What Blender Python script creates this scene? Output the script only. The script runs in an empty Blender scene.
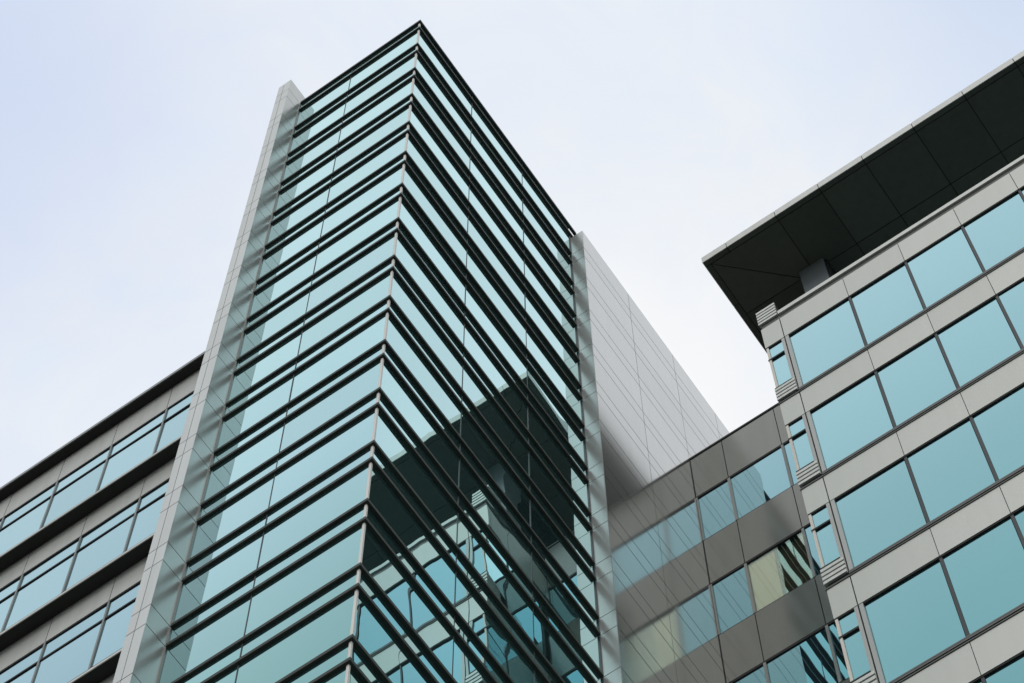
import bpy, math, random
from mathutils import Matrix, Vector
random.seed(7)
S = bpy.context.scene
COL = S.collection
U = 0.62            # metres per survey unit; the tower's top outer corner is the survey origin
ZT = 61.99          # height of that corner above the ground


def P(x, y, z):
    return Vector((x * U, y * U, z * U + ZT))


# ------------------------------------------------------------------ materials
def nodes(name):
    m = bpy.data.materials.new(name)
    m.use_nodes = True
    nt = m.node_tree
    nt.nodes.clear()
    out = nt.nodes.new('ShaderNodeOutputMaterial')
    return m, nt, out


def N(nt, t, **kw):
    n = nt.nodes.new(t)
    for k, v in kw.items():
        if k in n.inputs:
            n.inputs[k].default_value = v
        else:
            setattr(n, k, v)
    return n


def panel_mat(name, col, metallic=0.8, rough=0.25, var=0.06, grime=0.12, bump=0.0004, bscale=0.9, spec=0.5):
    """painted or anodised sheet metal: each sheet a slightly different tone, faint rain streaks, slight oil-canning"""
    m, nt, out = nodes(name)
    L = nt.links
    tc = N(nt, 'ShaderNodeTexCoord')
    geo = N(nt, 'ShaderNodeNewGeometry')
    mp = N(nt, 'ShaderNodeMapping')
    mp.inputs['Scale'].default_value = (2.2, 2.2, 0.16)
    L.new(tc.outputs['Object'], mp.inputs['Vector'])
    streak = N(nt, 'ShaderNodeTexNoise', Scale=2.0, Detail=5.0, Roughness=0.6)
    L.new(mp.outputs['Vector'], streak.inputs['Vector'])
    rng = N(nt, 'ShaderNodeMapRange')
    rng.inputs['From Min'].default_value = 0.3
    rng.inputs['From Max'].default_value = 0.75
    rng.inputs['To Min'].default_value = 1.0 + grime * 0.4
    rng.inputs['To Max'].default_value = 1.0 - grime
    L.new(streak.outputs['Fac'], rng.inputs['Value'])
    isl = N(nt, 'ShaderNodeMapRange')
    isl.inputs['To Min'].default_value = 1 - var
    isl.inputs['To Max'].default_value = 1 + var
    oi = N(nt, 'ShaderNodeObjectInfo')
    av = N(nt, 'ShaderNodeMath', operation='ADD')
    L.new(geo.outputs['Random Per Island'], av.inputs[0])
    L.new(oi.outputs['Random'], av.inputs[1])
    fr = N(nt, 'ShaderNodeMath', operation='FRACT')
    L.new(av.outputs[0], fr.inputs[0])
    L.new(fr.outputs[0], isl.inputs['Value'])
    mul = N(nt, 'ShaderNodeMath', operation='MULTIPLY')
    L.new(rng.outputs['Result'], mul.inputs[0])
    L.new(isl.outputs['Result'], mul.inputs[1])
    sc = N(nt, 'ShaderNodeVectorMath', operation='SCALE')
    sc.inputs[0].default_value = col
    L.new(mul.outputs[0], sc.inputs['Scale'])
    bs = N(nt, 'ShaderNodeBsdfPrincipled')
    bs.inputs['Metallic'].default_value = metallic
    bs.inputs['Specular IOR Level'].default_value = spec
    L.new(sc.outputs[0], bs.inputs['Base Color'])
    rr = N(nt, 'ShaderNodeMapRange')
    rr.inputs['To Min'].default_value = rough * 0.95
    rr.inputs['To Max'].default_value = rough * 1.05
    L.new(streak.outputs['Fac'], rr.inputs['Value'])
    L.new(rr.outputs['Result'], bs.inputs['Roughness'])
    if bump:
        nz = N(nt, 'ShaderNodeTexNoise', Scale=bscale, Detail=1.0)
        L.new(tc.outputs['Object'], nz.inputs['Vector'])
        b = N(nt, 'ShaderNodeBump', Strength=1.0, Distance=bump)
        L.new(nz.outputs['Fac'], b.inputs['Height'])
        L.new(b.outputs['Normal'], bs.inputs['Normal'])
    L.new(bs.outputs[0], out.inputs['Surface'])
    return m


def glass_mat(name, inner, curve, gain=(1, 1, 1), bump=0.0034, bscale=0.62, clear=False):
    """coated facade glass: a dark interior under a teal mirror coat that strengthens and pales towards grazing angles"""
    m, nt, out = nodes(name)
    L = nt.links
    tc = N(nt, 'ShaderNodeTexCoord')
    geo = N(nt, 'ShaderNodeNewGeometry')
    nz = N(nt, 'ShaderNodeTexNoise', Scale=bscale, Detail=1.5, Roughness=0.45)
    L.new(tc.outputs['Object'], nz.inputs['Vector'])
    b = N(nt, 'ShaderNodeBump', Strength=1.0, Distance=bump)
    L.new(nz.outputs['Fac'], b.inputs['Height'])
    lw = N(nt, 'ShaderNodeLayerWeight', Blend=0.5)
    cr = N(nt, 'ShaderNodeValToRGB')
    el = cr.color_ramp.elements
    stops = curve
    while len(el) < len(stops):
        el.new(0.5)
    for e, (p, c) in zip(el, stops):
        e.position = p
        e.color = (*[min(1, a * g) for a, g in zip(c, gain)], 1)
    L.new(lw.outputs['Facing'], cr.inputs[0])
    gl = N(nt, 'ShaderNodeBsdfGlossy', Roughness=0.0)
    oi = N(nt, 'ShaderNodeObjectInfo')
    pv = N(nt, 'ShaderNodeMapRange')          # coating batches differ a little from pane to pane
    pv.inputs['To Min'].default_value = 0.98
    pv.inputs['To Max'].default_value = 1.085
    L.new(oi.outputs['Random'], pv.inputs['Value'])
    ps = N(nt, 'ShaderNodeVectorMath', operation='SCALE')
    L.new(cr.outputs[0], ps.inputs[0])
    L.new(pv.outputs['Result'], ps.inputs['Scale'])
    L.new(ps.outputs[0], gl.inputs['Color'])
    L.new(b.outputs['Normal'], gl.inputs['Normal'])
    under = N(nt, 'ShaderNodeBsdfTransparent' if clear else 'ShaderNodeBsdfDiffuse')
    if clear:
        under.inputs['Color'].default_value = (*inner, 1)
    else:
        isl = N(nt, 'ShaderNodeMapRange')
        isl.inputs['To Min'].default_value = 0.7
        isl.inputs['To Max'].default_value = 1.3
        L.new(geo.outputs['Random Per Island'], isl.inputs['Value'])
        sc = N(nt, 'ShaderNodeVectorMath', operation='SCALE')
        sc.inputs[0].default_value = inner
        L.new(isl.outputs['Result'], sc.inputs['Scale'])
        L.new(sc.outputs[0], under.inputs['Color'])
    ad = N(nt, 'ShaderNodeAddShader')
    L.new(under.outputs[0], ad.inputs[0])
    L.new(gl.outputs[0], ad.inputs[1])
    L.new(ad.outputs[0], out.inputs['Surface'])
    return m


M = {}
M['clad'] = panel_mat('brushed_metal_panel', (0.515, 0.532, 0.505), 0.6, 0.28, 0.035, 0.06)
M['wallclad'] = panel_mat('glossy_metal_wall', (0.53, 0.532, 0.50), 0.76, 0.10, 0.03, 0.04, 0.0003, 0.5)
M['spandrel'] = panel_mat('pale_grey_panel', (0.515, 0.52, 0.475), 0.5, 0.45, 0.025, 0.03)
M['ledgeclad'] = panel_mat('warm_grey_panel', (0.475, 0.485, 0.445), 0.4, 0.42, 0.04, 0.10)
M['darkclad'] = panel_mat('dark_grey_gloss_panel', (0.20, 0.200, 0.172), 0.75, 0.14, 0.06, 0.08, 0.0004, 0.6)
M['louvre'] = panel_mat('dark_bronze_louvre', (0.033, 0.042, 0.034), 0.0, 0.55, 0.12, 0.2, 0, spec=0.26)
M['black'] = panel_mat('black_gasket', (0.006, 0.007, 0.007), 0.0, 0.7, 0.0, 0.0, 0)
M['csoffit'] = panel_mat('canopy_soffit_panel', (0.10, 0.112, 0.088), 0.1, 0.5, 0.16, 0.12, 0)
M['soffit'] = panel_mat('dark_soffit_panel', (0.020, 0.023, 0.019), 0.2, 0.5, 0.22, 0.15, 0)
M['mullion'] = panel_mat('grey_mullion', (0.20, 0.21, 0.195), 0.5, 0.4, 0.08, 0.06, 0)
M['darkmullion'] = panel_mat('dark_mullion', (0.022, 0.026, 0.027), 0.1, 0.5, 0.08, 0.06, 0)
M['jamb'] = panel_mat('light_grey_jamb', (0.385, 0.395, 0.37), 0.5, 0.4, 0.05, 0.06, 0)
M['post'] = panel_mat('cream_corner_post', (0.74, 0.68, 0.60), 0.1, 0.5, 0.04, 0.10, 0)
M['mulwhite'] = panel_mat('pale_corner_mullion', (0.70, 0.69, 0.64), 0.2, 0.45, 0.05, 0.12, 0)
M['coping'] = panel_mat('pale_coping', (0.60, 0.605, 0.56), 0.3, 0.45, 0.05, 0.10, 0)
M['band'] = panel_mat('grey_ledge_band', (0.10, 0.105, 0.095), 0.3, 0.45, 0.06, 0.08, 0)
M['column'] = panel_mat('blue_grey_column_panel', (0.26, 0.29, 0.30), 0.4, 0.35, 0.04, 0.10)
M['roof'] = panel_mat('grey_roof_membrane', (0.16, 0.16, 0.155), 0.0, 0.85, 0.03, 0.25, 0)
M['blind'] = panel_mat('beige_blind', (0.52, 0.44, 0.29), 0.0, 0.9, 0.03, 0.05, 0)
M['bar'] = panel_mat('white_blind_bar', (0.80, 0.80, 0.76), 0.0, 0.5, 0.0, 0.05, 0)
# measured mirror strength of the two coatings: (1 - cos of the viewing angle, reflectance)
TOWER_COAT = ((0.0, (.12, .26, .27)), (0.60, (.22, .42, .41)), (0.65, (.29, .50, .485)), (0.70, (.46, .665, .69)), (0.74, (.535, .755, .755)), (0.80, (.62, .83, .82)), (0.92, (.86, .97, .98)))
PALE_COAT = ((0.0, (.14, .30, .31)), (0.48, (.19, .39, .40)), (0.525, (.225, .445, .455)), (0.565, (.29, .50, .515)), (0.63, (.425, .66, .685)), (0.75, (.58, .80, .82)), (0.92, (.88, .98, .99)))
M['glass'] = glass_mat('tower_mirror_glass', (0.010, 0.020, 0.020), TOWER_COAT, (1.0, 1.01, 1.03))
M['wglass'] = glass_mat('wing_mirror_glass', (0.010, 0.018, 0.022), TOWER_COAT, (0.84, 0.84, 0.90))
M['rglass'] = glass_mat('teal_mirror_glass', (0.008, 0.022, 0.024), PALE_COAT, (1.0, 1.0, 1.025))
M['bglass'] = glass_mat('link_mirror_glass', (0.010, 0.018, 0.024), PALE_COAT, (0.90, 0.91, 0.95))
M['cglass'] = glass_mat('clear_mirror_glass', (0.74, 0.72, 0.66), PALE_COAT, (0.74, 0.53, 0.46), clear=True)


# ------------------------------------------------------------------ building helpers
class MB:
    def __init__(s):
        s.v = []
        s.f = []

    def box(s, x0, x1, y0, y1, z0, z1):
        b = len(s.v)
        s.v += [P(x, y, z) for z in (min(z0, z1), max(z0, z1)) for y in (min(y0, y1), max(y0, y1)) for x in (min(x0, x1), max(x0, x1))]
        s.f += [tuple(b + i for i in q) for q in ((0, 2, 3, 1), (4, 5, 7, 6), (0, 1, 5, 4), (2, 6, 7, 3), (0, 4, 6, 2), (1, 3, 7, 5))]
        return s

    def prism(s, pts, z0, z1):
        """vertical prism over a plan polygon (counter-clockwise)"""
        b = len(s.v)
        n = len(pts)
        s.v += [P(x, y, z0) for x, y in pts] + [P(x, y, z1) for x, y in pts]
        s.f.append(tuple(b + i for i in reversed(range(n))))
        s.f.append(tuple(b + n + i for i in range(n)))
        for i in range(n):
            j = (i + 1) % n
            s.f.append((b + i, b + j, b + n + j, b + n + i))
        return s

    def pane(s, axis, pos, a0, a1, z0, z1, th=0.03, tilt=0.0016):
        """a glass sheet with a small fixing error. axis 'y': faces -y; 'x': faces +x; '-x': faces -x"""
        ta, tz = random.gauss(0, tilt), random.gauss(0, tilt)
        b = len(s.v)
        ac, zc = (a0 + a1) / 2, (z0 + z1) / 2
        sgn = {'y': 1, 'x': -1, '-x': 1}[axis]
        for d in (0, th * sgn):
            for a, z in ((a0, z0), (a1, z0), (a1, z1), (a0, z1)):
                q = pos + d + (a - ac) * ta + (z - zc) * tz
                s.v.append(P(a, q, z) if axis == 'y' else P(q, a, z))
        s.f += [tuple(b + i for i in q) for q in ((0, 1, 2, 3), (7, 6, 5, 4), (0, 4, 5, 1), (1, 5, 6, 2), (2, 6, 7, 3), (3, 7, 4, 0))]
        return s

    def build(s, name, mat, parent=None, bevel=0.0):
        me = bpy.data.meshes.new(name)
        o = bpy.data.objects.new(name, me)
        off = Vector((0, 0, 0))
        if parent:
            q = parent
            while q:
                off += q.location
                q = q.parent
        if s.v:                       # origin of the part at its middle
            lo = Vector([min(v[i] for v in s.v) for i in range(3)])
            hi = Vector([max(v[i] for v in s.v) for i in range(3)])
            c = (lo + hi) / 2
        o.location = c - off
        me.from_pydata([v - c for v in s.v], [], s.f)
        me.validate()
        import bmesh
        bm = bmesh.new()
        bm.from_mesh(me)
        bmesh.ops.recalc_face_normals(bm, faces=bm.faces)
        bm.to_mesh(me)
        bm.free()
        me.materials.append(M[mat])
        COL.objects.link(o)
        if parent:
            o.parent = parent
        if bevel:
            md = o.modifiers.new('edge', 'BEVEL')
            md.width = bevel
            md.segments = 2
            md.limit_method = 'ANGLE'
        return o


def thing(name, label, cat, x, y):
    o = bpy.data.objects.new(name, None)
    o.empty_display_size = 1
    COL.objects.link(o)
    o.location = (x * U, y * U, 0)
    o['label'] = label
    o['category'] = cat
    return o


GZ = -ZT / U + 0.001      # survey height of the ground
G = 0.036                # open joint between cladding sheets

# ------------------------------------------------------------------ the tower
XR, RY = -5.834, 10.30           # planes of the two return walls
XW, YP = 0.497, -0.693           # faces of the side wall and of the pier
GL, GX = 0.079, 0.097            # glass behind the louvre edge, front and right face
PER, GAP = 3.305, 0.98           # louvre pairs
tower = thing('office_tower', 'tall narrow glass tower wrapped in pairs of dark horizontal louvres between grey metal walls', 'tower', -3, 6)

core = MB().box(XR + 0.05, -0.16, GL + 0.1, 24, GZ, -0.35)
core.build('wall', 'black', tower)
MB().box(XR, -0.2, GL + 0.3, 23.9, -0.35, -0.2).build('roof', 'roof', tower)

NROW = 17
last = int(-GZ / PER)
lcols = [(-0.10, -3.30), (-3.30, XR + 0.03)]
rcols = [(0.10, 3.62), (3.62, 7.00), (7.00, RY - 0.03)]
low = MB()
for k in range(last):
    zt, zb = -PER * k - 0.05, -PER * (k + 1) - 0.05
    for i, (a, b) in enumerate(lcols):
        mb = MB() if k < NROW else low
        mb.pane('y', GL, b + 0.012, a - 0.012, zb + 0.01, zt - 0.01)
        if k < NROW:
            mb.build('window', 'glass', tower)
    for i, (a, b) in enumerate(rcols):
        mb = MB() if k < NROW else low
        mb.pane('x', -GX, a + 0.012, b - 0.012, zb + 0.01, zt - 0.01)
        if k < NROW:
            mb.build('window', 'glass', tower)
o = low.build('window', 'glass', tower)
o['kind'] = 'stuff'
# thin vertical joints in the glazing
for x in (-3.30,):
    MB().box(x - 0.014, x + 0.014, GL - 0.012, GL + 0.05, -PER * last, -0.1).build('mullion', 'darkmullion', tower)
for y in (3.62, 7.00):
    MB().box(-GX - 0.05, -GX + 0.012, y - 0.014, y + 0.014, -PER * last, -0.1).build('mullion', 'darkmullion', tower)
# pale angle down the corner, dark trims at both returns
MB().box(-0.142, -0.072, 0.068, 0.136, GZ, -0.12).build('corner_mullion', 'mulwhite', tower, 0.006)
tr = MB().box(XR + 0.002, XR + 0.045, GL - 0.035, GL + 0.02, GZ, 0.0)
tr.build('edge_trim', 'mullion', tower)
tr = MB().box(-GX - 0.02, -GX + 0.035, RY - 0.045, RY - 0.002, GZ, -0.6)
tr.build('edge_trim', 'darkmullion', tower)


def louvre(mb, z, h=0.145, inner=GL + 0.02, yr=RY - 0.07):
    xl = XR + 0.055
    # one L-shaped blade round the corner
    pts = [(xl, 0), (0, 0), (0, yr), (-GX - 0.02, yr), (-GX - 0.02, inner), (xl, inner)]
    b = len(mb.v)
    mb.prism(pts, z - h, z)
    return mb


low = MB()
for k in range(last + 1):
    for dz in (0, -GAP):
        z = -PER * k + dz
        if k < NROW:
            louvre(MB(), z, 0.18 if (k == 0 and dz == 0) else 0.145, yr=10.70 if k == 0 else RY - 0.07).build('louvre', 'louvre', tower, 0.008)
        else:
            louvre(low, z)
o = low.build('louvre', 'louvre', tower)
o['kind'] = 'stuff'


def joints(top):
    zs = [top]
    k = 0
    while -PER * k > GZ:
        for dz in (-0.02, -GAP - 0.02):
            z = -PER * k + dz
            if z < top - 0.25 and z > GZ + 0.3:
                zs.append(z)
        k += 1
    return zs + [GZ]


# left pier: a blade wall standing forward of the glass
pier = MB().box(-6.40, XR - 0.03, YP + 0.03, 10, GZ, 1.24).build('pier', 'black', tower)
zs = joints(1.27)
cl = MB()
for a, b in zip(zs, zs[1:]):
    cl.box(-6.43, -6.16 - G * .25, YP, YP + 0.04, b + G / 2, a - G / 2)
    cl.box(-6.16 + G * .25, XR, YP, YP + 0.04, b + G / 2, a - G / 2)
    cl.box(XR - 0.04, XR, YP + 0.041, GL + 0.3, b + G / 2, a - G / 2)
    for y0, y1 in ((YP + 0.041, 3.0), (3.0 + G, 6.5), (6.5 + G, 10.0)):
        cl.box(-6.43, -6.39, y0, y1, b + G / 2, a - G / 2)
cl.box(-6.39, XR - 0.04, YP + 0.041, 10.0, 1.24, 1.27)
cl.build('cladding', 'clad', pier)

# right side wall running back from the glass
wall = MB().box(-1.6, XW - 0.03, RY + 0.03, 24, GZ, -1.43).build('side_wall', 'black', tower)
zs = joints(-1.40)
cl = MB()
rt = MB()
cols = [RY + 0.041, 13.51, 16.70, 19.82, 24.0]
for a, b in zip(zs, zs[1:]):
    rt.box(-0.6, XW - 0.001, RY, RY + 0.04, b + G / 2, a - G / 2)
    for c, d in zip(cols, cols[1:]):
        cl.box(XW - 0.04, XW, c + (G * .3 if c > RY + 0.1 else 0), d - G * .3, b + G * 0.7, a - G * 0.7)
cl.box(-0.13, XW - 0.04, RY + 0.041, 24.0, -1.43, -1.40)
cl.build('cladding', 'wallclad', wall)
rt.build('return_cladding', 'clad', wall)

# ------------------------------------------------------------------ the wing on the left
LY = 1.2
wing = thing('office_wing', 'lower grey office block with dark projecting ledges under its window rows, behind the tower pier', 'office block', -18, 8)
MB().box(-34, -6.45, LY + 0.16, 15, GZ, -20.4).build('wall', 'black', wing)
WH, WP = -22.38, 6.5
xs = [-9.94 + 2.205 * i for i in (2, 1, 0, -1, -2, -3, -4, -5, -6, -7, -8, -9, -10)]
xs[0] = -6.46


def wing_storey(k, store):
    h = WH - WP * k
    top = -20.65 if k == 0 else h + 1.43
    sp, gm, fm = MB(), MB(), MB()
    led, lip = MB(), MB()
    zb = h - 4.95
    for a, b in zip(xs, xs[1:]):
        p = MB() if store is None else store['spandrel']
        p.box(b + G * .4, a - G * .4, LY, LY + 0.15, h, top)
        if store is None:
            p.build('spandrel_panel', 'ledgeclad', wing)
        for z0, z1 in ((h - 0.95, h - 0.06), (zb, h - 1.06)):
            w = MB() if store is None else store['glass']
            w.pane('y', LY + 0.045, b + 0.03, a - 0.05, z0, z1)
            if store is None:
                w.build('window', 'wglass', wing)
    for x in xs[1:]:
        g = MB() if store is None else store['mullion']
        g.box(x - 0.034, x + 0.034, LY + 0.006, LY + 0.12, zb, h - 0.004)
        if store is None:
            g.build('mullion', 'mullion', wing)
    for z0, z1 in ((h - 0.062, h - 0.003), (h - 1.05, h - 0.96)):
        t = MB() if store is None else store['rail']
        t.box(xs[-1], xs[0], LY + 0.014, LY + 0.13, z0, z1)
        if store is None:
            t.build('transom', 'black', wing)
    # the projecting ledge with its pale front lip
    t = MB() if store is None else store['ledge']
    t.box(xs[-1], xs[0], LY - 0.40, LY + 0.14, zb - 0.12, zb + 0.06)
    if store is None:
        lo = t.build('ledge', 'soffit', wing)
    t = MB() if store is None else store['lip']
    t.box(xs[-1], xs[0], LY - 0.43, LY - 0.402, zb - 0.165, zb - 0.06)
    if store is None:
        t.build('lip', 'coping', lo)


for k in range(5):
    wing_storey(k, None)
st = {n: MB() for n in ('spandrel', 'glass', 'mullion', 'rail', 'ledge', 'lip')}
k = 5
while WH - WP * k - 5 > GZ:
    wing_storey(k, st)
    k += 1
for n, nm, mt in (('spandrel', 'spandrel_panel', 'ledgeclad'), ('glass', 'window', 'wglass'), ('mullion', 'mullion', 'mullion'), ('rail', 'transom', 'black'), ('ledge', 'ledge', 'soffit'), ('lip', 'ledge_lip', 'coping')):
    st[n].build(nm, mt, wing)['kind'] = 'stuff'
co = MB().box(-34, -6.45, LY - 0.32, 15, -20.65, -20.47).build('cornice', 'soffit', wing)
MB().box(-34, -6.45, LY - 0.345, LY - 0.323, -20.60, -20.40).build('coping', 'mullion', co)
MB().box(-34, -6.45, LY - 0.32, 15, -20.467, -20.40).build('roof', 'roof', wing)

# ------------------------------------------------------------------ the link between side wall and right-hand building
BY = 16.72
link = thing('link_bridge', 'dark grey glazed link joining the metal side wall of the tower to its neighbour', 'link bridge', 3, 18.5)
MB().box(XW + 0.005, 5.70, BY + 0.18, 20.6, GZ, -11.62).build('wall', 'black', link)
MB().box(XW + 0.005, 5.70, BY + 0.05, 20.6, -11.62, -11.56).build('roof', 'roof', link)
bx = [XW + 0.012, 1.87, 4.10, 5.715]
MB().box(XW + 0.006, 5.715, BY - 0.03, BY + 0.06, -11.62, -11.50).build('coping', 'black', link)
heads = [(-11.62, -14.80, -18.22), (-18.22, -21.43, -24.92), (-24.92, -28.07, -31.6)]
z = -31.6
while z - 6.6 > GZ:
    heads.append((z, z - 3.2, z - 6.65))
    z -= 6.65
for r, (t, h, s) in enumerate(heads):
    for i, (a, b) in enumerate(zip(bx, bx[1:])):
        MB().box(a + G * .4, b - G * .4, BY, BY + 0.15, h + 0.04, t - 0.03).build('spandrel_panel', 'darkclad', link)
        clear = (r == 1 and i == 1)
        w = MB().pane('y', BY + 0.05, a + 0.045, b - 0.045, s + 0.03, h - 0.05).build('window', 'cglass' if clear else 'bglass', link)
        if clear:
            w['label'] = 'window with a beige blind drawn behind the glass'
            MB().box(a + 0.06, a + 1.02, BY + 0.12, BY + 0.13, s + 0.04, h - 0.06).build('blind', 'blind', w)
            MB().box(a + 0.32, a + 1.0, BY + 0.095, BY + 0.115, s + 0.10, s + 0.20).build('blind_bar', 'bar', w)
    for x in bx[:-1]:
        MB().box(max(x - 0.05, XW + 0.006), x + 0.05, BY - 0.005, BY + 0.13, s + 0.02, h - 0.04).build('mullion', 'mullion', link)
    for z0, z1 in ((h - 0.055, h + 0.035), (s - 0.025, s + 0.035)):
        MB().box(bx[0], bx[-1], BY + 0.012, BY + 0.14, z0, z1).build('window_rail', 'black', link)

# ------------------------------------------------------------------ the building on the right
FY, FX = 13.0, 5.72
XE, YE = 27.0, 31.0
rb = thing('office_building', 'pale grey panelled office building with large teal windows under a dark overhanging flat roof', 'office building', 16, 20)
MB().box(FX + 0.22, XE, FY + 0.22, YE, GZ, -13.62).build('wall', 'black', rb)
MB().box(FX + 0.1, XE, FY + 0.1, YE, -13.62, -13.55).build('terrace_floor', 'roof', rb)
JX = 6.485
rx = [JX, 9.07] + [9.07 + 2.222 * i for i in range(1, 9)]
ry = [FY + 0.05, 14.35, 16.55, 18.75, 20.95, 23.15, 25.35, 27.55, 29.75, YE]
P0, PH, SB, RP = -13.99, -15.66, -20.20, 6.5
# parapet: pale coping over a dark reveal
pc = MB().box(JX, XE, FY - 0.03, FY + 0.25, -13.60, -13.336)
pc.box(FX - 0.03, FX + 0.25, FY + 0.80, YE, -13.60, -13.336)
pc.build('coping', 'coping', rb)
MB().box(FX + 0.04, XE, FY + 0.05, FY + 0.3, -13.98, -13.603).box(FX + 0.05, FX + 0.3, FY + 0.31, YE, -13.98, -13.603).build('reveal', 'band', rb)


def vent(z0, z1, n, parent):
    """pale slats wrapping the building's corner"""
    v = MB()
    step = (z1 - z0) / n
    for i in range(n):
        a = z0 + i * step
        v.prism([(FX - 0.03, FY - 0.035), (JX - 0.035, FY - 0.035), (JX - 0.035, FY + 0.05), (FX + 0.05, FY + 0.05), (FX + 0.05, FY + 0.78), (FX - 0.03, FY + 0.78)], a + step * 0.12, a + step * 0.74)
    o = v.build('corner_vent', 'coping', parent)
    MB().box(FX + 0.055, JX - 0.04, FY + 0.055, FY + 0.76, z0, z1 - step * .3).build('vent_box', 'black', o)
    return o


vent(-13.60, -12.38, 5, rb)


def storey(k, full):
    p0, ph, sb = P0 - RP * k, PH - RP * k, SB - RP * k
    nb = p0 - RP                      # top of the panel below
    # front panels: the corner bay, then the wide bays
    MB().box(FX, JX - 0.018, FY, FY + 0.16, ph, p0).build('spandrel_panel', 'spandrel', rb)
    for a, b in zip(rx, rx[1:]):
        MB().box(a + (0.018 if a == JX else G * .3), b - G * .3, FY, FY + 0.16, ph, p0).build('spandrel_panel', 'spandrel', rb)
        x0 = a + (0.155 if a == JX else 0.05)
        w = MB().pane('y', FY + 0.075, x0, b - 0.07, sb, ph - 0.06).build('window', 'rglass', rb)
    for x in rx[1:-1]:
        MB().box(x - 0.045, x + 0.045, FY + 0.035, FY + 0.14, sb, ph - 0.02).build('mullion', 'darkmullion', rb)
    MB().box(JX - 0.135, JX - 0.022, FY + 0.005, FY + 0.14, nb + 0.30, ph - 0.03).build('jamb', 'jamb', rb)
    MB().box(JX + 0.022, JX + 0.15, FY + 0.005, FY + 0.14, sb, ph - 0.03).build('jamb', 'jamb', rb)
    MB().box(JX + 0.151, XE, FY + 0.02, FY + 0.15, ph - 0.065, ph - 0.002).build('window_rail', 'black', rb)
    MB().box(FX + 0.01, JX - 0.136, FY + 0.02, FY + 0.15, ph - 0.065, ph - 0.002).build('window_rail', 'black', rb)
    MB().box(FX - 0.01, JX - 0.136, FY + 0.0, FY + 0.13, ph - 1.13, ph - 1.03).build('window_rail', 'black', rb)
    # corner bay: pale post, two lights, the slatted vent below
    vt = sb + 1.05
    MB().box(FX + 0.015, FX + 0.10, FY + 0.01, FY + 0.10, vt + 0.02, ph - 0.07).build('corner_post', 'post', rb)
    for z0, z1 in ((ph - 1.02, ph - 0.07), (vt + 0.02, ph - 1.14)):
        MB().pane('y', FY + 0.06, FX + 0.105, JX - 0.14, z0, z1).build('window', 'rglass', rb)
        MB().pane('-x', FX + 0.06, FY + 0.105, 14.30, z0, z1).build('window', 'rglass', rb)
    MB().box(FX - 0.02, JX - 0.14, FY - 0.01, FY + 0.12, vt - 0.06, vt + 0.018).build('window_sill', 'black', rb)
    vent(nb + 0.30, vt - 0.06, 4, rb)
    # the ledge of thin fins along the window foot
    f = MB()
    f.box(JX + 0.02, XE, FY - 0.03, FY + 0.14, sb - 0.075, sb - 0.004)
    f.box(JX + 0.02, XE, FY - 0.045, FY + 0.14, sb - 0.19, sb - 0.115)
    f.box(FX - 0.03, XE, FY - 0.03, FY + 0.14, nb + 0.012, nb + 0.06)
    f.build('ledge', 'band', rb)
    MB().box(FX + 0.03, XE, FY + 0.02, FY + 0.16, nb, sb - 0.08).build('ledge_back', 'black', rb)
    # side towards the tower
    for a, b in zip(ry, ry[1:]):
        MB().box(FX, FX + 0.16, max(a, FY + 0.165) + G * .3, b - G * .3, ph, p0).build('spandrel_panel', 'spandrel', rb)
        if a > FY + 0.1:
            MB().pane('-x', FX + 0.075, a + 0.07, b - 0.07, sb, ph - 0.06).build('window', 'rglass', rb)
    for y in ry[1:-1]:
        MB().box(FX + 0.035, FX + 0.14, y - 0.045, y + 0.045, sb, ph - 0.02).build('mullion', 'darkmullion', rb)
    MB().box(FX - 0.012, FX + 0.14, FY + 0.8, YE, nb + 0.01, sb - 0.004).build('ledge', 'band', rb)


NF = 6
for k in range(NF):
    storey(k, True)
# the storeys below the picture, plainly
zl = P0 - RP * NF
g_, s_ = MB(), MB()
k = NF
while P0 - RP * (k + 1) > GZ - 3:
    p0 = P0 - RP * k
    s_.box(FX, XE, FY, FY + 0.16, p0 - 1.67, p0)
    s_.box(FX, FX + 0.16, FY + 0.165, YE, p0 - 1.67, p0)
    zb = max(p0 - RP, GZ)
    for a, b in zip([FX + 0.05] + rx, rx):
        g_.pane('y', FY + 0.075, a + 0.06, b - 0.06, zb, p0 - 1.72)
    for a, b in zip(ry, ry[1:]):
        g_.pane('-x', FX + 0.075, a + 0.07, b - 0.07, zb, p0 - 1.72)
    k += 1
g_.build('window', 'rglass', rb)['kind'] = 'stuff'
s_.build('spandrel_panel', 'spandrel', rb)['kind'] = 'stuff'

# roof canopy
CZ0, CZ1 = -3.998, -3.472
CX, CY = 3.994, 13.233
cy2 = YE + 1.5
can = MB().box(CX + 0.03, XE, CY + 0.03, cy2, CZ0 + 0.035, CZ1 - 0.02).build('canopy', 'black', rb)
fs = MB()
cj = [CX, 5.115, 7.33, 9.29] + [11.268 + 2.226 * i for i in range(8)]
for a, b in zip(cj, cj[1:]):
    fs.box(a + (0 if a == CX else G * .4), b - G * .4, CY, CY + 0.028, CZ0 + 0.0, CZ1)
yj = [CY + 0.03] + [CY + 2.23 + 2.2 * i for i in range(9)]
for a, b in zip(yj, yj[1:]):
    fs.box(CX, CX + 0.028, a + (0 if a < CY + 0.1 else G * .4), b - G * .4, CZ0 + 0.0, CZ1)
fs.build('fascia', 'coping', can)
MB().box(CX + 0.03, XE, CY + 0.03, cy2, CZ1 - 0.02, CZ1 + 0.002).build('roof', 'roof', can)
g = 0.016
BX, BYc = CX + 0.25, CY + 0.24
zt_, zb_ = CZ0 + 0.034, CZ0 + 0.006
MX, MY = 6.823, 15.991


def sof(pts):
    MB().prism(pts, zb_, zt_).build('soffit_panel', 'csoffit', can)


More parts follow.
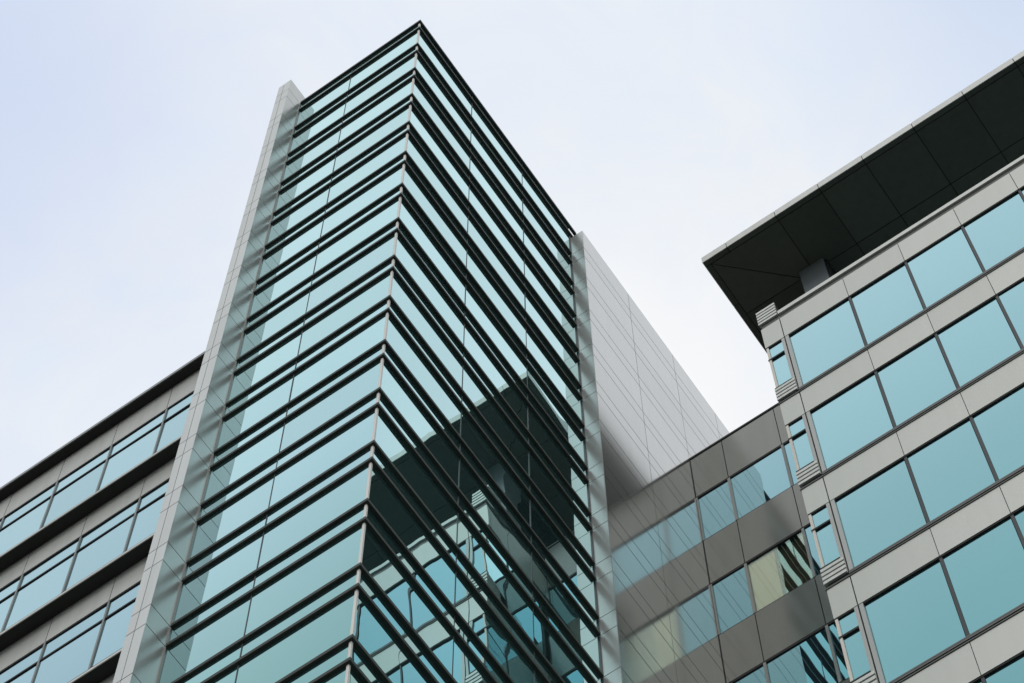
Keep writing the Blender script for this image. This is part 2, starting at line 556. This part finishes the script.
def rect(a, b, c, d):
    return [(a + g, c + g), (b - g, c + g), (b - g, d - g), (a + g, d - g)]


ex = [CX + 0.03] + cj[1:]
for a, b in zip(cj, cj[1:]):        # border along the front
    c = a if a != CX else CX + 0.015
    sof(rect(c, b, CY + 0.015, BYc))
for a, b in zip([BYc] + yj[1:], yj[1:]):
    sof(rect(CX + 0.015, BX, a, b))
sof([(BX + g * 2.4, BYc + g), (7.33 - g, BYc + g), (7.33 - g, MY - g), (MX + g, MY - g)])
sof([(BX + g, BYc + g * 2.4), (MX - g * 2.4, MY - g), (BX + g, MY - g)])
FJ = 7.33
fx = [FJ, 9.29] + [11.268 + 2.226 * i for i in range(8)]
fy = [MY] + [MY + 2.2 * i for i in range(1, 8)]
for a, b in zip(fx, fx[1:]):
    sof(rect(a, b, BYc, MY))
    sof(rect(a, b, MY, MY + 2.2))
for a, b in zip(fy, fy[1:]):
    sof(rect(BX, MX, a, b))
sof(rect(MX, FJ, MY, MY + 2.2))
# box column and recessed top storey under the canopy
col = MB().box(6.828, 7.904, 15.698, 16.7, -13.5, CZ0 + 0.003).build('column', 'column', rb, 0.01)
MB().box(7.934, 7.995, 15.85, 16.6, -13.5, CZ0 + 0.003).build('column_fin', 'darkmullion', rb)
top = MB().box(7.4, XE - 0.2, 17.6, YE - 0.5, -13.5, CZ0 + 0.003).build('top_storey', 'black', rb)
for i in range(8):
    MB().pane('y', 17.57, 7.5 + 2.2 * i, 9.64 + 2.2 * i, -13.3, CZ0 - 0.2).build('window', 'rglass', top)

# ------------------------------------------------------------------ ground
m, nt, out = nodes('asphalt_ground')
tc = N(nt, 'ShaderNodeTexCoord')
nz = N(nt, 'ShaderNodeTexNoise', Scale=0.6, Detail=8.0)
nt.links.new(tc.outputs['Object'], nz.inputs['Vector'])
cr = N(nt, 'ShaderNodeValToRGB')
cr.color_ramp.elements[0].color = (0.035, 0.036, 0.036, 1)
cr.color_ramp.elements[1].color = (0.075, 0.075, 0.072, 1)
nt.links.new(nz.outputs['Fac'], cr.inputs[0])
bs = N(nt, 'ShaderNodeBsdfPrincipled', Roughness=0.9)
nt.links.new(cr.outputs[0], bs.inputs['Base Color'])
nt.links.new(bs.outputs[0], out.inputs['Surface'])
M['asphalt'] = m
me = bpy.data.meshes.new('ground')
me.from_pydata([(-3000, -3000, 0), (3000, -3000, 0), (3000, 3000, 0), (-3000, 3000, 0)], [], [(0, 1, 2, 3)])
me.materials.append(m)
o = bpy.data.objects.new('ground', me)
o['kind'] = 'structure'
COL.objects.link(o)
m, nt, out = nodes('pale_paving')
tc = N(nt, 'ShaderNodeTexCoord')
br = N(nt, 'ShaderNodeTexBrick', Scale=1.0)
br.inputs['Color1'].default_value = (0.27, 0.26, 0.245, 1)
br.inputs['Color2'].default_value = (0.22, 0.215, 0.205, 1)
br.inputs['Mortar'].default_value = (0.10, 0.10, 0.095, 1)
br.inputs['Mortar Size'].default_value = 0.01
nt.links.new(tc.outputs['Object'], br.inputs['Vector'])
bs = N(nt, 'ShaderNodeBsdfPrincipled', Roughness=0.85)
nt.links.new(br.outputs[0], bs.inputs['Base Color'])
nt.links.new(bs.outputs[0], out.inputs['Surface'])
me = bpy.data.meshes.new('pavement')
bx0, bx1, by0, by1 = -30, 30, -20, 24
me.from_pydata([(x, y, z) for z in (-0.05, 0.12) for x, y in ((bx0, by0), (bx1, by0), (bx1, by1), (bx0, by1))], [], [(4, 5, 6, 7), (0, 1, 5, 4), (1, 2, 6, 5), (2, 3, 7, 6), (3, 0, 4, 7)])
me.materials.append(m)
o = bpy.data.objects.new('pavement', me)
o['kind'] = 'structure'
COL.objects.link(o)

# ------------------------------------------------------------------ light: pale overcast with thin blue in it
SKY_PATCH = (-0.2028, 0.3572, 0.9117)
SKY_VEIL = (-0.2107, 0.3093, 0.9273)
SKY_GAPS = ((-0.3189, 0.1017, 0.9423), (0.035, 0.2965, 0.9544))
SUN_EL, SUN_AZ = math.radians(38), math.radians(160)      # azimuth clockwise from +y
w = bpy.data.worlds.new('World')
S.world = w
w.use_nodes = True
nt = w.node_tree
nt.nodes.clear()
L = nt.links
out = N(nt, 'ShaderNodeOutputWorld')
bg = N(nt, 'ShaderNodeBackground', Strength=0.1)
sky = N(nt, 'ShaderNodeTexSky')
sky.sky_type = 'NISHITA'
sky.sun_disc = False
sky.sun_elevation = SUN_EL
sky.sun_rotation = SUN_AZ
tc = N(nt, 'ShaderNodeTexCoord')
nz = N(nt, 'ShaderNodeTexNoise', Scale=4.0, Detail=5.0, Roughness=0.55, Distortion=0.4)
nz2 = N(nt, 'ShaderNodeTexNoise', Scale=7.0, Detail=6.0, Roughness=0.55, Distortion=0.8)
L.new(tc.outputs['Generated'], nz2.inputs['Vector'])
L.new(tc.outputs['Generated'], nz.inputs['Vector'])
# plain overcast with one thin bright patch and two bluer gaps
nrm = N(nt, 'ShaderNodeVectorMath', operation='NORMALIZE')
L.new(tc.outputs['Generated'], nrm.inputs[0])


def patch(direction, inner, outer, wob):
    """1 inside the inner angle, 0 beyond the outer one (degrees), with a cloudy edge"""
    dt = N(nt, 'ShaderNodeVectorMath', operation='DOT_PRODUCT')
    dt.inputs[1].default_value = direction
    L.new(nrm.outputs[0], dt.inputs[0])
    ac = N(nt, 'ShaderNodeMath', operation='ARCCOSINE')
    L.new(dt.outputs['Value'], ac.inputs[0])
    ad = N(nt, 'ShaderNodeMath', operation='MULTIPLY_ADD')
    ad.inputs[1].default_value = math.radians(wob)
    L.new(nz.outputs['Fac'], ad.inputs[0])
    L.new(ac.outputs[0], ad.inputs[2])
    mr = N(nt, 'ShaderNodeMapRange', interpolation_type='SMOOTHSTEP')
    mr.inputs['From Min'].default_value = math.radians(inner + wob / 2)
    mr.inputs['From Max'].default_value = math.radians(outer + wob / 2)
    mr.inputs['To Min'].default_value = 1
    mr.inputs['To Max'].default_value = 0
    L.new(ad.outputs[0], mr.inputs['Value'])
    return mr.outputs['Result']


def blend(fac, a, b):
    m = N(nt, 'ShaderNodeMix', data_type='RGBA')
    L.new(fac, m.inputs[0])
    if isinstance(a, tuple):
        m.inputs[6].default_value = (*a, 1)
    else:
        L.new(a, m.inputs[6])
    m.inputs[7].default_value = (*b, 1)
    return m.outputs[2]


base = blend(nz2.outputs['Fac'], (.90, .912, .93), (.775, .815, .865))
haze = N(nt, 'ShaderNodeMix', data_type='RGBA')          # thin milky blue veil with faint mottling
haze.inputs[6].default_value = (.80, .865, .965, 1)
haze.inputs[7].default_value = (.875, .905, .945, 1)
mt = N(nt, 'ShaderNodeTexNoise', Scale=14.0, Detail=5.0, Roughness=0.6, Distortion=1.0)
L.new(tc.outputs['Generated'], mt.inputs['Vector'])
mtr = N(nt, 'ShaderNodeMapRange')
mtr.inputs['From Min'].default_value = 0.35
mtr.inputs['From Max'].default_value = 0.65
L.new(mt.outputs['Fac'], mtr.inputs['Value'])
L.new(mtr.outputs['Result'], haze.inputs[0])
veil = N(nt, 'ShaderNodeMix', data_type='RGBA')
L.new(patch(SKY_VEIL, 10.0, 17.0, 3), veil.inputs[0])
L.new(base, veil.inputs[6])
L.new(haze.outputs[2], veil.inputs[7])
base = veil.outputs[2]
base = blend(patch(SKY_GAPS[0], 0.0, 8.0, 8), base, (.65, .735, .92))
base = blend(patch(SKY_GAPS[1], 0.0, 7.5, 7), base, (.66, .75, .915))
base = blend(patch(SKY_PATCH, 1.5, 8.5, 8), base, (.99, .99, .985))
cs = N(nt, 'ShaderNodeVectorMath', operation='SCALE')
cs.inputs['Scale'].default_value = 10.6
L.new(base, cs.inputs[0])
mix = N(nt, 'ShaderNodeMix', data_type='RGBA')
mix.inputs[0].default_value = 0.9
L.new(sky.outputs[0], mix.inputs[6])
L.new(cs.outputs[0], mix.inputs[7])
L.new(mix.outputs[2], bg.inputs['Color'])
L.new(bg.outputs[0], out.inputs['Surface'])

sl = bpy.data.lights.new('sun', 'SUN')
sl.energy = 0.8
sl.angle = math.radians(20)
sl.color = (1.0, 0.98, 0.94)
so = bpy.data.objects.new('sun', sl)
d = Vector((math.sin(SUN_AZ) * math.cos(SUN_EL), math.cos(SUN_AZ) * math.cos(SUN_EL), math.sin(SUN_EL)))
so.rotation_euler = d.to_track_quat('Z', 'Y').to_euler()
so.location = d * 200
COL.objects.link(so)

# ------------------------------------------------------------------ camera
cam = bpy.data.cameras.new('camera')
cam.sensor_width = 36
cam.lens = 2586.27 / 1024 * 36
cam.clip_end = 8000
co = bpy.data.objects.new('camera', cam)
right = Vector((0.82031008, 0.5719026, -0.004334))
down = Vector((-0.53167755, 0.75977709, -0.37424291))
fwd = Vector((-0.21073762, 0.30929952, 0.92732058))
co.matrix_world = Matrix.Translation(P(17.355433, -19.439034, -97.409759)) @ Matrix((right, -down, -fwd)).transposed().to_4x4()
COL.objects.link(co)
S.camera = co
S.view_settings.view_transform = 'Standard'
S.view_settings.look = 'None'
S.view_settings.exposure = 0
S.view_settings.gamma = 1
